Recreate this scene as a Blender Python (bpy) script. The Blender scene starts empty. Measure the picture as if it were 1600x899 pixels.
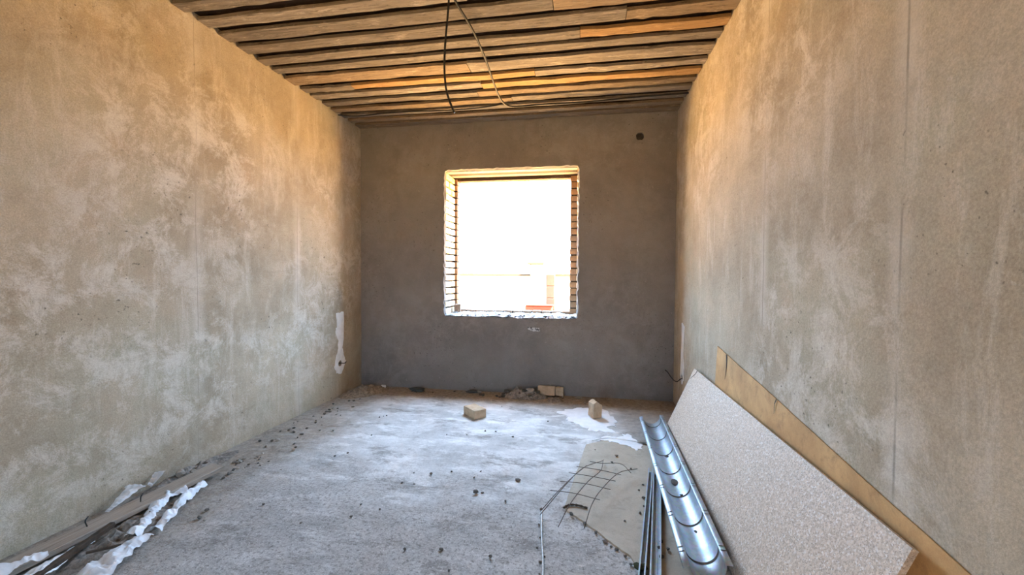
import bpy, bmesh, math, random
from mathutils import Vector, Matrix, noise
from mathutils.geometry import tessellate_polygon

SC = bpy.context.scene
COL = SC.collection

# ---------------------------------------------------------------- camera
XL, XR, YB, H = -2.5945, 0.9436, 4.6133, 3.0189      # left wall, right wall, window wall, ceiling
YF = -1.6                                            # wall behind the viewer
YAW, PITCH, ROLL, FPX = 0.16788, 0.02532, 0.00636, 657.25
fw = Vector((-math.sin(YAW)*math.cos(PITCH), math.cos(YAW)*math.cos(PITCH), -math.sin(PITCH)))
rt = Vector((math.cos(YAW), math.sin(YAW), 0)); up = rt.cross(fw)
r2 = rt*math.cos(ROLL) + up*math.sin(ROLL); u2 = -rt*math.sin(ROLL) + up*math.cos(ROLL)
cd = bpy.data.cameras.new('camera'); cam = bpy.data.objects.new('camera', cd); COL.objects.link(cam)
cd.sensor_width = 36; cd.lens = FPX/1600*36; cd.clip_start = 0.02
M = Matrix((r2, u2, -fw)).transposed().to_4x4(); M.translation = Vector((0, 0, 1.3)); cam.matrix_world = M
SC.camera = cam

# ---------------------------------------------------------------- light and exposure
W = bpy.data.worlds.new('sky'); SC.world = W; W.use_nodes = True
bg = W.node_tree.nodes['Background']
bg.inputs['Color'].default_value = (0.46, 0.69, 1.0, 1); bg.inputs['Strength'].default_value = 1.6
sd = bpy.data.lights.new('sun', 'SUN'); sd.energy = 13.0; sd.color = (1.0, 0.84, 0.60); sd.angle = math.radians(0.6)
sun = bpy.data.objects.new('sun', sd); COL.objects.link(sun)
sdir = Vector((-0.62, 0.20, -0.76)).normalized()       # from behind the house: the window wall stands in its own shade
sun.rotation_euler = sdir.to_track_quat('-Z', 'Y').to_euler(); sun.location = (8, 8, 10)
pd = bpy.data.lights.new('window_portal', 'AREA'); pd.shape = 'RECTANGLE'; pd.size = 1.40; pd.size_y = 1.60
pd.cycles.is_portal = True
po = bpy.data.objects.new('window_portal', pd); COL.objects.link(po)
po.location = (-0.84, YB+0.47, 1.68); po.rotation_euler = (math.radians(-90), 0, 0)
VS = SC.view_settings
SC.display_settings.display_device = 'sRGB'
VS.view_transform = 'Standard'; VS.look = 'None'; VS.gamma = 1.0; VS.use_curve_mapping = False
VS.exposure = 4.4
SC.cycles.max_bounces = 9; SC.cycles.diffuse_bounces = 7; SC.cycles.use_denoising = True
SC.cycles.caustics_reflective = False; SC.cycles.caustics_refractive = False
try: SC.cycles.use_guiding = True
except Exception: pass

# ---------------------------------------------------------------- helpers
rnd = random.Random(7)
def link(name, me, mat=None, parent=None):
    o = bpy.data.objects.new(name, me); COL.objects.link(o)
    if mat is not None and me is not None and not me.materials: me.materials.append(mat)
    if parent is not None: o.parent = parent
    return o
def tag(o, label=None, cat=None, group=None, kind=None):
    if label: o['label'] = label
    if cat: o['category'] = cat
    if group: o['group'] = group
    if kind: o['kind'] = kind
    return o
def empty(name, loc=(0, 0, 0), rot=(0, 0, 0)):
    o = bpy.data.objects.new(name, None); COL.objects.link(o); o.location = loc; o.rotation_euler = rot
    o.empty_display_size = 0.05
    return o
def mesh(name, verts, faces, smooth=False):
    me = bpy.data.meshes.new(name); me.from_pydata([tuple(v) for v in verts], [], faces); me.validate()
    bm = bmesh.new(); bm.from_mesh(me); bmesh.ops.recalc_face_normals(bm, faces=bm.faces); bm.to_mesh(me); bm.free()
    if smooth:
        for p in me.polygons: p.use_smooth = True
    return me
def boxes(name, bl, bevel=0.0):
    bm = bmesh.new()
    for (a, b) in bl:
        vs = [bm.verts.new((x, y, z)) for z in (a[2], b[2]) for y in (a[1], b[1]) for x in (a[0], b[0])]
        for f in ((0, 2, 3, 1), (4, 5, 7, 6), (0, 1, 5, 4), (2, 6, 7, 3), (0, 4, 6, 2), (1, 3, 7, 5)):
            bm.faces.new([vs[i] for i in f])
    if bevel > 0: bmesh.ops.bevel(bm, geom=list(bm.edges), offset=bevel, segments=1, affect='EDGES', profile=0.5)
    bmesh.ops.recalc_face_normals(bm, faces=bm.faces)
    me = bpy.data.meshes.new(name); bm.to_mesh(me); bm.free(); return me
def rock(name, r, seed, squash=(1, 1, 1), sub=1, amp=0.35, freq=1.3):
    bm = bmesh.new(); bmesh.ops.create_icosphere(bm, subdivisions=sub, radius=1)
    off = Vector((seed*3.1, seed*1.7, seed*0.9))
    for v in bm.verts:
        k = 1+amp*noise.noise(v.co*freq+off)*1.6
        v.co = Vector((v.co.x*squash[0], v.co.y*squash[1], v.co.z*squash[2]))*k*r
    zmin = min(v.co.z for v in bm.verts)
    for v in bm.verts: v.co.z -= zmin
    me = bpy.data.meshes.new(name); bm.to_mesh(me); bm.free(); return me
def spline(pts, n):
    P = [Vector(p) for p in pts]; P = [P[0]*2-P[1]]+P+[P[-1]*2-P[-2]]; out = []
    m = len(P)-3
    for i in range(n+1):
        t = i/n*m; k = min(int(t), m-1); t -= k
        a, b, c, d = P[k:k+4]
        out.append(0.5*((2*b)+(c-a)*t+(2*a-5*b+4*c-d)*t*t+(3*b-a-3*c+d)*t**3))
    return out
def tube(name, pts, r, sides=8, wob=0.0):
    V, F = [], []; n = len(pts); prev = None
    for i, p in enumerate(pts):
        t = (pts[min(i+1, n-1)]-pts[max(i-1, 0)]).normalized()
        u = prev if prev is not None else (Vector((0, 0, 1)) if abs(t.z) < .9 else Vector((1, 0, 0)))
        u = (u-t*u.dot(t)).normalized(); prev = u; w = t.cross(u)
        rr = r*(1+wob*math.sin(i*2.4))
        for s in range(sides):
            a = 2*math.pi*s/sides; V.append(p+(u*math.cos(a)+w*math.sin(a))*rr)
    for i in range(n-1):
        for s in range(sides):
            F.append((i*sides+s, i*sides+(s+1) % sides, (i+1)*sides+(s+1) % sides, (i+1)*sides+s))
    F.append(tuple(range(sides))[::-1]); F.append(tuple((n-1)*sides+s for s in range(sides)))
    return mesh(name, V, F, True)
def flat_patch(name, pts, thick, origin=None, axis='z', jag=0.0, seed=0, sub=1):
    """irregular thin polygon prism lying on a plane; pts are 2D"""
    r = random.Random(seed); Q = []
    n = len(pts)
    for i in range(n):
        a, b = pts[i], pts[(i+1) % n]
        for k in range(sub):
            t = k/sub; Q.append((a[0]+(b[0]-a[0])*t+r.uniform(-jag, jag), a[1]+(b[1]-a[1])*t+r.uniform(-jag, jag)))
    tri = tessellate_polygon([[Vector((x, y, 0)) for x, y in Q]])
    m = len(Q); cx = sum(q[0] for q in Q)/m; cy = sum(q[1] for q in Q)/m
    V = [(x, y, 0) for x, y in Q]+[(cx+(x-cx)*.985, cy+(y-cy)*.985, thick) for x, y in Q]
    F = [tuple(t)[::-1] for t in tri]+[tuple(i+m for i in t) for t in tri]+[(i, (i+1) % m, (i+1) % m+m, i+m) for i in range(m)]
    return V, F

# ---------------------------------------------------------------- materials
class NT:
    def __init__(s, name):
        s.m = bpy.data.materials.new(name); s.m.use_nodes = True; s.t = s.m.node_tree
        s.b = s.t.nodes['Principled BSDF']; s.co = s.n('ShaderNodeTexCoord').outputs['Object']
    def n(s, ty, **kw):
        nd = s.t.nodes.new(ty)
        for k, v in kw.items(): setattr(nd, k, v)
        return nd
    def put(s, sock, v):
        if hasattr(v, 'is_linked') or hasattr(v, 'links'): s.t.links.new(v, sock)
        else: sock.default_value = v
    def scale(s, sc, co=None):
        m = s.n('ShaderNodeMapping'); s.put(m.inputs['Vector'], co or s.co); m.inputs['Scale'].default_value = sc; return m.outputs[0]
    def noise(s, scale, detail=4, rough=.55, dist=0, co=None):
        x = s.n('ShaderNodeTexNoise'); s.put(x.inputs['Vector'], co or s.co)
        x.inputs['Scale'].default_value = scale; x.inputs['Detail'].default_value = detail
        x.inputs['Roughness'].default_value = rough; x.inputs['Distortion'].default_value = dist; return x.outputs['Fac']
    def vor(s, scale, co=None, feat='F1', out='Distance'):
        x = s.n('ShaderNodeTexVoronoi', feature=feat); s.put(x.inputs['Vector'], co or s.co); x.inputs['Scale'].default_value = scale
        return x.outputs[out]
    def ramp(s, f, a, b, lo=0., hi=1.):
        x = s.n('ShaderNodeMapRange'); s.put(x.inputs['Value'], f)
        for k, v in (('From Min', a), ('From Max', b), ('To Min', lo), ('To Max', hi)): x.inputs[k].default_value = v
        return x.outputs[0]
    def mix(s, f, a, b, mode='MIX'):
        x = s.n('ShaderNodeMix', data_type='RGBA', blend_type=mode); s.put(x.inputs[0], f)
        for i, v in ((6, a), (7, b)): s.put(x.inputs[i], (*v, 1) if isinstance(v, tuple) and len(v) == 3 else v)
        return x.outputs[2]
    def math(s, op, a, b=0.):
        x = s.n('ShaderNodeMath', operation=op); s.put(x.inputs[0], a); s.put(x.inputs[1], b); return x.outputs[0]
    def sep(s, co=None):
        x = s.n('ShaderNodeSeparateXYZ'); s.put(x.inputs[0], co or s.co); return x.outputs
    def rand(s): return s.n('ShaderNodeObjectInfo').outputs['Random']
    def done(s, col, rough=.85, bump=None, bstr=.3, bdist=.01, metal=0., spec=.3):
        s.put(s.b.inputs['Base Color'], (*col, 1) if isinstance(col, tuple) and len(col) == 3 else col)
        s.put(s.b.inputs['Roughness'], rough); s.b.inputs['Metallic'].default_value = metal
        s.b.inputs['Specular IOR Level'].default_value = spec
        if bump is not None:
            x = s.n('ShaderNodeBump'); s.put(x.inputs['Height'], bump); x.inputs['Strength'].default_value = bstr
            x.inputs['Distance'].default_value = bdist; s.t.links.new(x.outputs[0], s.b.inputs['Normal'])
        return s.m

def plaster(name, lines=(), dark=(.350, .293, .215), light=(.500, .432, .330), pale=(.67, .625, .55), green=(.43, .415, .315), seed=0., k=1.0):
    t = NT(name)
    mp = t.n('ShaderNodeMapping'); t.put(mp.inputs['Vector'], t.co); mp.inputs['Location'].default_value = (seed, seed*1.3, seed*.7)
    co = mp.outputs[0]
    a = t.noise(1.1, 7, .72, .15, co); c = t.mix(t.ramp(a, .36, .62), dark, light)
    g = t.noise(0.8, 5, .6, .2, t.scale((1, 1, 1.4), co)); c = t.mix(t.ramp(g, .50, .70, 0, .6*k), c, green)
    pk = t.noise(1.9, 8, .7, .1, t.scale((1, 1.2, .8), co)); c = t.mix(t.ramp(pk, .54, .70, 0, .4*k), c, (light[0]*1.04, light[1]*.90, light[2]*.86))
    patch = t.ramp(t.noise(.75, 3, .5, 0, co), .40, .60)                      # where the lime has bloomed
    b = t.noise(4.2, 7, .80, .35, co); c = t.mix(t.math('MULTIPLY', t.ramp(b, .47, .60, 0, .75*k), patch), c, pale)
    st = t.noise(3.4, 7, .75, .3, t.scale((1, 2.2, .45), co)); c = t.mix(t.ramp(st, .53, .68, 0, .45*k), c, pale)
    tr = t.noise(3.0, 7, .78, .3, t.scale((1, .55, 2.6), co)); c = t.mix(t.ramp(tr, .56, .68, 0, .45*k), c, dark)
    d = t.noise(9, 7, .8, .2, co); c = t.mix(t.ramp(d, .58, .68, 0, .28*k), c, dark)
    sp = t.noise(48, 3, .5, 0, co); sm = t.math('MULTIPLY', t.ramp(sp, .66, .72), t.ramp(t.noise(1.7, 3, .5, 0, co), .50, .60))
    c = t.mix(t.math('MULTIPLY', sm, .75), c, (.09, .08, .065))
    wp = t.noise(30, 2, .5, 0, co); c = t.mix(t.math('MULTIPLY', t.ramp(wp, .72, .76), .2*k), c, (.75, .72, .66))
    fine = t.noise(150, 4, .75, 0, co); c = t.mix(.34*k, c, t.mix(t.ramp(fine, .3, .7), (.18, .17, .16), (.84, .82, .78)), 'OVERLAY')
    for (y0, w) in lines:
        s = t.sep(); wob = t.ramp(t.noise(.8, 2), .3, .7, -.012, .012)
        dd = t.math('ABSOLUTE', t.math('SUBTRACT', t.math('ADD', s[1], wob), y0))
        brk = t.ramp(t.noise(2.3, 4, .6, 0, co), .40, .56)
        c = t.mix(t.math('MULTIPLY', t.ramp(dd, .02, .07, .35, 0), brk), c, pale)
        c = t.mix(t.math('MULTIPLY', t.ramp(dd, w*.3, w, .5, 0), brk), c, (.14, .115, .09))
    bh = t.math('ADD', t.math('MULTIPLY', t.noise(5, 7, .74, .3, co), 1.0), t.math('MULTIPLY', t.noise(60, 5, .7, 0, co), .07))
    return t.done(c, .93, bh, .32, .03, spec=.12)

def floor_mat():
    t = NT('concrete_floor'); s = t.sep()
    a = t.noise(1.4, 7, .72, .3); c = t.mix(t.ramp(a, .36, .62), (.43, .427, .42), (.74, .737, .73))
    b = t.noise(4, 7, .80, .3, t.scale((.7, 1.8, 1))); c = t.mix(t.ramp(b, .50, .60, 0, .75), c, (.86, .857, .85))
    d = t.noise(3.1, 7, .78, .2, t.scale((.8, 1.5, 1))); c = t.mix(t.ramp(d, .53, .62, 0, .7), c, (.24, .225, .21))
    near = t.ramp(t.math('ADD', s[1], t.ramp(t.noise(1.6, 6, .7), .3, .7, -.5, .5)), 2.75, 2.25)
    c = t.mix(t.math('MULTIPLY', near, t.ramp(t.noise(1.3, 5, .6), .35, .6, .12, .42)), c, (.29, .255, .215))
    g = t.noise(44, 8, .85); gm = t.math('MULTIPLY', t.ramp(g, .51, .57), t.ramp(near, 0, 1, .10, 1))
    c = t.mix(t.math('MULTIPLY', gm, .72), c, (.17, .155, .14))
    g2 = t.noise(85, 5, .8); c = t.mix(t.math('MULTIPLY', t.ramp(g2, .55, .62), t.ramp(near, 0, 1, .30, .75)), c, (.84, .83, .81))
    # earth swept along the left wall, brown strip along the window wall
    w = t.ramp(t.noise(2.6, 8, .7), .3, .7, -.32, .32)
    l = t.ramp(t.math('ADD', s[0], w), -2.30, -1.80, .75, 0); k = t.ramp(t.math('ADD', s[1], t.math('MULTIPLY', w, .35)), 4.12, 4.3, 0, .9)
    rgt = t.math('MULTIPLY', t.ramp(t.math('ADD', s[0], t.math('MULTIPLY', w, .5)), .18, .40, 0, .6), t.ramp(s[1], 2.6, 3.0))
    e = t.math('MAXIMUM', t.math('MAXIMUM', l, k), rgt); soil = t.mix(t.ramp(t.noise(25, 8, .8), .35, .65), (.15, .12, .09), (.46, .385, .30))
    c = t.mix(e, c, soil)
    # ragged edge of the last screed pour, running across the room
    wz = t.ramp(t.noise(1.3, 8, .75), .25, .75, -.55, .55)
    dd = t.math('ABSOLUTE', t.math('SUBTRACT', t.math('ADD', t.math('ADD', s[1], t.math('MULTIPLY', s[0], .28)), wz), 2.25))
    c = t.mix(t.math('MULTIPLY', t.ramp(dd, .006, .035, .5, 0), t.ramp(t.noise(9, 5, .7), .42, .6)), c, (.16, .15, .14))
    bh = t.math('ADD', t.noise(5, 7, .78), t.math('MULTIPLY', t.noise(60, 6, .8), t.ramp(near, 0, 1, .12, .4)))
    return t.done(c, .9, bh, .6, .03, spec=.2)

def wood(name, c1, c2, c3, grain=(1.2, 22, 22), var=.35, rough=.85):
    t = NT(name); r = t.rand()
    mp = t.n('ShaderNodeMapping'); t.put(mp.inputs['Vector'], t.co); mp.inputs['Scale'].default_value = grain
    cx = t.n('ShaderNodeCombineXYZ')
    for i in range(3): t.put(cx.inputs[i], t.math('MULTIPLY', r, (37., 53., 91.)[i]))
    t.t.links.new(cx.outputs[0], mp.inputs['Location']); co = mp.outputs[0]
    g = t.noise(2.2, 10, .72, .8, co); c = t.mix(t.ramp(g, .36, .62), c1, c2)
    p = t.noise(.7, 8, .75, .5, co); c = t.mix(t.ramp(p, .48, .62, 0, .75), c, c3)
    k = t.noise(3.5, 9, .82, .2, t.scale((1.6, .7, .7), co)); c = t.mix(t.ramp(k, .54, .62, 0, .8), c, tuple(x*.32 for x in c1))
    w = t.noise(3.2, 8, .82, .2, t.scale((1.5, .35, .35), co)); c = t.mix(t.ramp(w, .55, .63, 0, .6), c, tuple(min(1, x*1.5+.06) for x in c2))
    c = t.mix(1.0, c, t.mix(r, tuple([1-var]*3), (1., 1., 1.)), 'MULTIPLY')
    return t.done(c, rough, t.math('ADD', g, k), .5, .008, spec=.2)

def simple(name, c1, c2, scale, rough=.8, bscale=None, bstr=.3, metal=0., spec=.3, ra=.35, rb=.65, bdist=.005, detail=6):
    t = NT(name); f = t.noise(scale, detail, .65, .2); c = t.mix(t.ramp(f, ra, rb), c1, c2)
    return t.done(c, rough, t.noise(bscale, 4) if bscale else None, bstr, bdist, metal, spec)

M_WL = plaster('plaster_left', lines=((2.467, .003), (3.492, .003)), seed=3.1)
M_WR = plaster('plaster_right', lines=((1.456, .007), (2.433, .006)), seed=11.7)
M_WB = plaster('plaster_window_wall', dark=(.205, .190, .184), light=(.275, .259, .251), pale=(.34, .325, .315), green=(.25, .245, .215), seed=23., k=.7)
M_FL = floor_mat()
M_GREYW = wood('weathered_wood', (.17, .143, .122), (.36, .318, .275), (.26, .22, .183))
M_TANW = wood('tan_wood', (.24, .175, .12), (.39, .30, .21), (.31, .225, .15))
M_NEWW = wood('fresh_wood', (.34, .205, .095), (.44, .28, .14), (.38, .235, .11), var=.15)
M_DARKW = wood('dark_wood', (.045, .027, .018), (.085, .052, .034), (.06, .036, .024))
M_BRICK = simple('yellow_brick', (.62, .48, .28), (.80, .68, .46), 9, .9, 60, .4)
M_BRICK2 = simple('orange_brick', (.66, .40, .14), (.80, .58, .26), 9, .9, 60, .4)
M_BRICKP = simple('pale_brick', (.70, .58, .46), (.84, .75, .64), 9, .9, 60, .4)
M_NIB = simple('shaded_brick', (.17, .11, .075), (.27, .18, .12), 9, .9, 60, .4)  # rebate brick, its shade put into a darker brick colour
M_JOINT = simple('brick_joint', (.010, .007, .004), (.022, .016, .010), 20, .95, 50, .5)
M_MORTAR = simple('mortar', (.20, .16, .115), (.32, .27, .20), 20, .95, 50, .5)
M_SILL = simple('sill_mortar', (.03, .03, .035), (.62, .63, .65), 26, .95, 60, .6, ra=.40, rb=.50, detail=3)
M_LOOSE = simple('loose_brick', (.46, .34, .225), (.64, .49, .34), 14, .9, 70, .5)
M_PUTTY = simple('white_putty', (.74, .74, .73), (.90, .90, .89), 12, .8, 50, .3)
M_POWD = simple('white_powder', (.80, .80, .82), (.93, .93, .94), 10, .95, 40, .3)
M_DARK = simple('dark_crumb', (.07, .06, .05), (.17, .15, .13), 30, .95)
M_MID = simple('grey_crumb', (.28, .25, .21), (.48, .44, .39), 30, .95)
M_BLACK = simple('black_rubber', (.015, .015, .016), (.03, .03, .03), 20, .55)
M_GREYC = simple('grey_cable', (.014, .013, .012), (.028, .026, .024), 20, .55)
M_HOLE = simple('hole_dark', (.03, .028, .025), (.06, .055, .05), 20, .95)
M_RUST = simple('rusty_wire', (.10, .075, .06), (.20, .15, .12), 60, .75, metal=.3)
M_RODM = simple('rod_steel', (.40, .38, .36), (.62, .60, .57), 60, .6, metal=.5)
M_PLAS = simple('white_film', (.66, .70, .76), (.88, .90, .93), 10, .38, 30, .4, spec=.5)
M_SOIL = simple('loose_soil', (.13, .115, .10), (.36, .32, .28), 35, .95, 60, .8, bdist=.01)
M_STICK = simple('dark_batten', (.045, .032, .022), (.10, .07, .05), 18, .85, 60, .4)
M_CLOTH = simple('dark_rag', (.05, .055, .05), (.11, .115, .105), 22, .95, 40, .6)

def galv():
    t = NT('galvanised'); f = t.noise(3, 6, .6, .3); g = t.vor(60, out='Color')
    c = t.mix(t.ramp(f, .35, .7), (.40, .45, .50), (.54, .59, .64)); c = t.mix(.12, c, g, 'OVERLAY')
    d = t.noise(7, 6, .7); c = t.mix(t.ramp(d, .62, .75, 0, .5), c, (.33, .30, .27))
    return t.done(c, t.ramp(t.noise(9, 5, .6), .3, .7, .42, .60), t.noise(4, 3), .08, .02, metal=.75, spec=.5)
M_GALV = galv()
def chip():
    t = NT('chipboard'); v = t.vor(150, t.scale((1, 1, 1)), out='Color'); s = t.sep(v)
    w = t.n('ShaderNodeTexVoronoi'); w.inputs['Scale'].default_value = 320; t.put(w.inputs['Vector'], t.co); s2 = t.sep(w.outputs['Color'])
    c = t.mix(s[0], (.48, .375, .28), (.76, .63, .50)); c = t.mix(t.ramp(s[1], .82, .95, 0, .75), c, (.86, .81, .76))
    c = t.mix(t.ramp(s2[0], .85, .95, 0, .6), c, (.16, .12, .085)); c = t.mix(t.ramp(s2[1], .88, .95, 0, .5), c, (.88, .84, .80))
    a = t.noise(2.5, 5, .6); c = t.mix(t.ramp(a, .35, .7, 0, .25), c, (.58, .46, .35))
    return t.done(c, .62, s[0], .12, .002, spec=.4)
M_CHIP = chip()
def hardb(name, a, b, d):
    t = NT(name); f = t.noise(4, 8, .7, .6); c = t.mix(t.ramp(f, .35, .65), a, b)
    e = t.noise(11, 8, .75, .3); c = t.mix(t.ramp(e, .53, .66, 0, .65), c, d)
    f2 = t.noise(190, 2, .6); c = t.mix(.2, c, t.mix(f2, (.15, .13, .1), (.9, .86, .8)), 'OVERLAY')
    return t.done(c, .72, f2, .1, .002, spec=.3)
M_HARD = hardb('fibreboard', (.48, .28, .115), (.66, .41, .18), (.34, .20, .085))
M_SHEET = hardb('dusty_sheet', (.40, .345, .27), (.50, .44, .355), (.31, .265, .205))

# ---------------------------------------------------------------- the room
def cut(o, cutters):
    for c in cutters:
        m = o.modifiers.new('cut', 'BOOLEAN'); m.object = c; m.operation = 'DIFFERENCE'; m.solver = 'EXACT'
    bpy.context.view_layer.update()
    me = bpy.data.meshes.new_from_object(o.evaluated_get(bpy.context.evaluated_depsgraph_get()))
    o.modifiers.clear(); old = o.data; o.data = me; bpy.data.meshes.remove(old)
    for c in cutters: bpy.data.objects.remove(c)
def cyl(name, c, axis, r, depth, sides=14, jag=.12, mat=None):
    bm = bmesh.new(); bmesh.ops.create_cone(bm, cap_ends=True, segments=sides, radius1=r, radius2=r, depth=depth)
    rr = random.Random(int(r*1e4)+sides)
    k = [1+rr.uniform(-jag, jag) for _ in range(sides)]
    for i, v in enumerate(bm.verts):
        s = k[int(round(math.atan2(v.co.y, v.co.x)/(2*math.pi)*sides)) % sides]; v.co.x *= s; v.co.y *= s
    me = bpy.data.meshes.new(name); bm.to_mesh(me); bm.free(); o = link(name, me, mat)
    o.matrix_world = Matrix.Translation(c) @ Vector(axis).to_track_quat('Z', 'Y').to_matrix().to_4x4(); return o

HT = 3.20
fl = tag(link('floor', boxes('floor', [((XL-.3, YF-.3, -.2), (XR+.3, YB+.03, 0))]), M_FL), 'bare dusty concrete floor of the unfinished room', None, None, 'structure')
wl = tag(link('wall_left', boxes('wall_left', [((XL-.3, YF-.3, 0), (XL, YB+.48, HT))]), M_WL), 'rough plastered wall on the left', None, None, 'structure')
wr = tag(link('wall_right', boxes('wall_right', [((XR, YF-.3, 0), (XR+.3, YB+.48, HT))]), M_WR), 'rough plastered wall on the right behind the boards', None, None, 'structure')
cut(wl, [cyl('c', (XL, 4.165, .35), (1, 0, 0), .032, .10)])
cut(wr, [cyl('c', (XR, 4.222, .347), (1, 0, 0), .030, .10)])
# wall behind the viewer, with a narrow opening added to let in fill daylight
tag(link('wall_rear', boxes('wall_rear', [((XL, YF-.3, 0), (-1.35, YF, HT)), ((-.93, YF-.3, 0), (XR, YF, HT)), ((-1.35, YF-.3, 2.05), (-.93, YF, HT))]), M_WR),
    'plastered wall with an added daylight opening behind the viewer', None, None, 'structure')

# window wall: plaster skin with a ragged opening, masonry behind it
WX0, WX1, WZ0, WZ1 = -1.555, -0.073, 0.860, 2.492
def ragged(off, amp, seed):
    r = random.Random(seed); P = []
    def run(a, b, n, k, nx, nz):
        for i in range(n):
            t = i/n; j = off+r.uniform(-amp, amp)*k + (r.random() < .12)*amp*k*1.2
            P.append((a[0]+(b[0]-a[0])*t+nx*j, a[1]+(b[1]-a[1])*t+nz*j))
    run((WX0, WZ0), (WX1, WZ0), 46, 1.3, 0, -1); run((WX1, WZ0), (WX1, WZ1), 52, 1.3, 1, 0)
    run((WX1, WZ1), (WX0, WZ1), 40, .6, 0, 1); run((WX0, WZ1), (WX0, WZ0), 46, .9, -1, 0)
    return P
PF, PB = ragged(.016, .008, 5), ragged(.002, .004, 6)
def wall_with_hole():
    out = [(XL, 0), (XR, 0), (XR, HT), (XL, HT)]
    V, F = [], []
    for (Y, L) in ((YB, PF), (YB+.026, PB)):
        base = len(V); poly = out; V += [(x, Y, z) for x, z in poly]+[(x, Y, z) for x, z in L]
        tri = tessellate_polygon([[Vector((x, z, 0)) for x, z in poly], [Vector((x, z, 0)) for x, z in L][::-1]])
        n = len(L)
        idx = lambda i: base+i if i < 4 else base+4+(n-1-(i-4))
        F += [tuple(idx(i) for i in t) for t in tri]
    n = len(PF); b0, b1 = 4, 4+n+4
    F += [(b0+i, b0+(i+1) % n, b1+(i+1) % n, b1+i) for i in range(n)]
    b1 = 4+n
    F += [(i, (i+1) % 4, b1+(i+1) % 4, b1+i) for i in range(4)]
    return mesh('wall_back', V, F)
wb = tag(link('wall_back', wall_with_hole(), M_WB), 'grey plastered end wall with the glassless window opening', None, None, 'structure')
cut(wb, [cyl('c', (.57, YB, 2.785), (0, 1, 0), .042, .10)])
D0, D1 = YB+.025, YB+.48
link('masonry', boxes('masonry', [((XL, D0, 0), (WX0-.030, D1, HT)), ((WX1+.030, D0, 0), (XR, D1, HT)),
     ((WX0-.030, D0, WZ1+.03), (WX1+.030, D1, HT)), ((WX0-.030, D0, 0), (WX1+.030, D1, WZ0-.03)),
     ((WX0-.030, YB+.374, WZ0-.03), (WX0+.024, D1-.004, WZ1+.03)), ((WX1-.078, YB+.374, WZ0-.03), (WX1+.030, D1-.004, WZ1+.03)), ((WX0+.024, YB+.374, WZ0-.03), (WX1-.078, D1-.004, WZ0+.028))]), M_JOINT, wb)
def hole_liner(name, c, ax, r, parent):
    o = cyl(name, c, ax, r, .004, mat=M_HOLE); m = o.matrix_world.copy(); o.parent = parent; o.matrix_world = m; return o
hole_liner('hole_bottom', (.57, YB+.024, 2.785), (0, 1, 0), .046, wb)
hole_liner('hole_bottom', (XL-.046, 4.165, .35), (1, 0, 0), .036, wl)
hole_liner('hole_bottom', (XR+.046, 4.222, .347), (1, 0, 0), .034, wr)
# bricks of the reveals: 21 courses, headers and stretchers alternating, plus the outer rebate
BM = {}
def brick(sz, loc, mats, parent, j=.004):
    key = (tuple(round(s, 3) for s in sz), mats.name)
    if key not in BM:
        me = boxes('brick', [((-sz[0]/2, -sz[1]/2, -sz[2]/2), (sz[0]/2, sz[1]/2, sz[2]/2))], .006); me.materials.append(mats); BM[key] = me
    o = link('brick', BM[key], None, parent)
    o.location = [l+rnd.uniform(-j, j) for l in loc]; o.rotation_euler = [rnd.uniform(-.012, .012) for _ in range(3)]
    return o
NC = 21; ch = (WZ1-WZ0)/NC
for side in (0, 1):
    for i in range(NC):
        z = WZ0+(i+.5)*ch; y0 = YB+.022
        for (a, b) in (((0, .112), (.134, .338)) if i % 2 else ((0, .210), (.232, .338))):
            m = rnd.choice((M_BRICK, M_BRICK, M_BRICKP, M_BRICKP, M_BRICK)) if i < 18 else rnd.choice((M_BRICK2, M_BRICK))
            x = WX0-.055 if side == 0 else WX1+.055
            brick((.11, b-a, ch-.019), (x, y0+(a+b)/2, z), m, wb, .003)
        xw = .10+(.03 if side == 0 else .085); x = WX0-.10+xw/2 if side == 0 else WX1+.10-xw/2
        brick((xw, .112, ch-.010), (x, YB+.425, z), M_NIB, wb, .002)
nb = 12
for i in range(nb):
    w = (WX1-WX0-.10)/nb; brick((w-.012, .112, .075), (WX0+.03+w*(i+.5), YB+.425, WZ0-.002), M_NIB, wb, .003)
# timber lintel boards over the opening
for k in range(3):
    o = link('lintel_board', boxes('lintel_board', [((WX0-.15, -.051, 0), (WX1+.15, .051, .05))], .004), M_GREYW if k != 1 else M_DARKW, wb)
    o.location = (0, YB+.083+k*.115, WZ1+.004*k-.002)
link('outer_lintel', boxes('outer_lintel', [((WX0-.1, YB+.372, WZ1-.032), (WX1+.1, YB+.48, WZ1+.06))], .004), M_DARKW, wb)
# broken mortar bed on the sill
def sill():
    nx, ny = 70, 14; V, F = [], []
    for j in range(ny+1):
        for i in range(nx+1):
            x = WX0+(WX1-WX0)*i/nx; y = YB-.004+(.385)*j/ny
            z = WZ0+.010+.022*noise.noise(Vector((x*9, y*14, 2)))+.012*noise.noise(Vector((x*31, y*31, 7)))
            V.append((x, y, z-.02*(j == 0)))
    for j in range(ny):
        for i in range(nx): F.append((j*(nx+1)+i, j*(nx+1)+i+1, (j+1)*(nx+1)+i+1, (j+1)*(nx+1)+i))
    return mesh('sill', V, F)
link('sill', sill(), M_SILL, wb)

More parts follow.
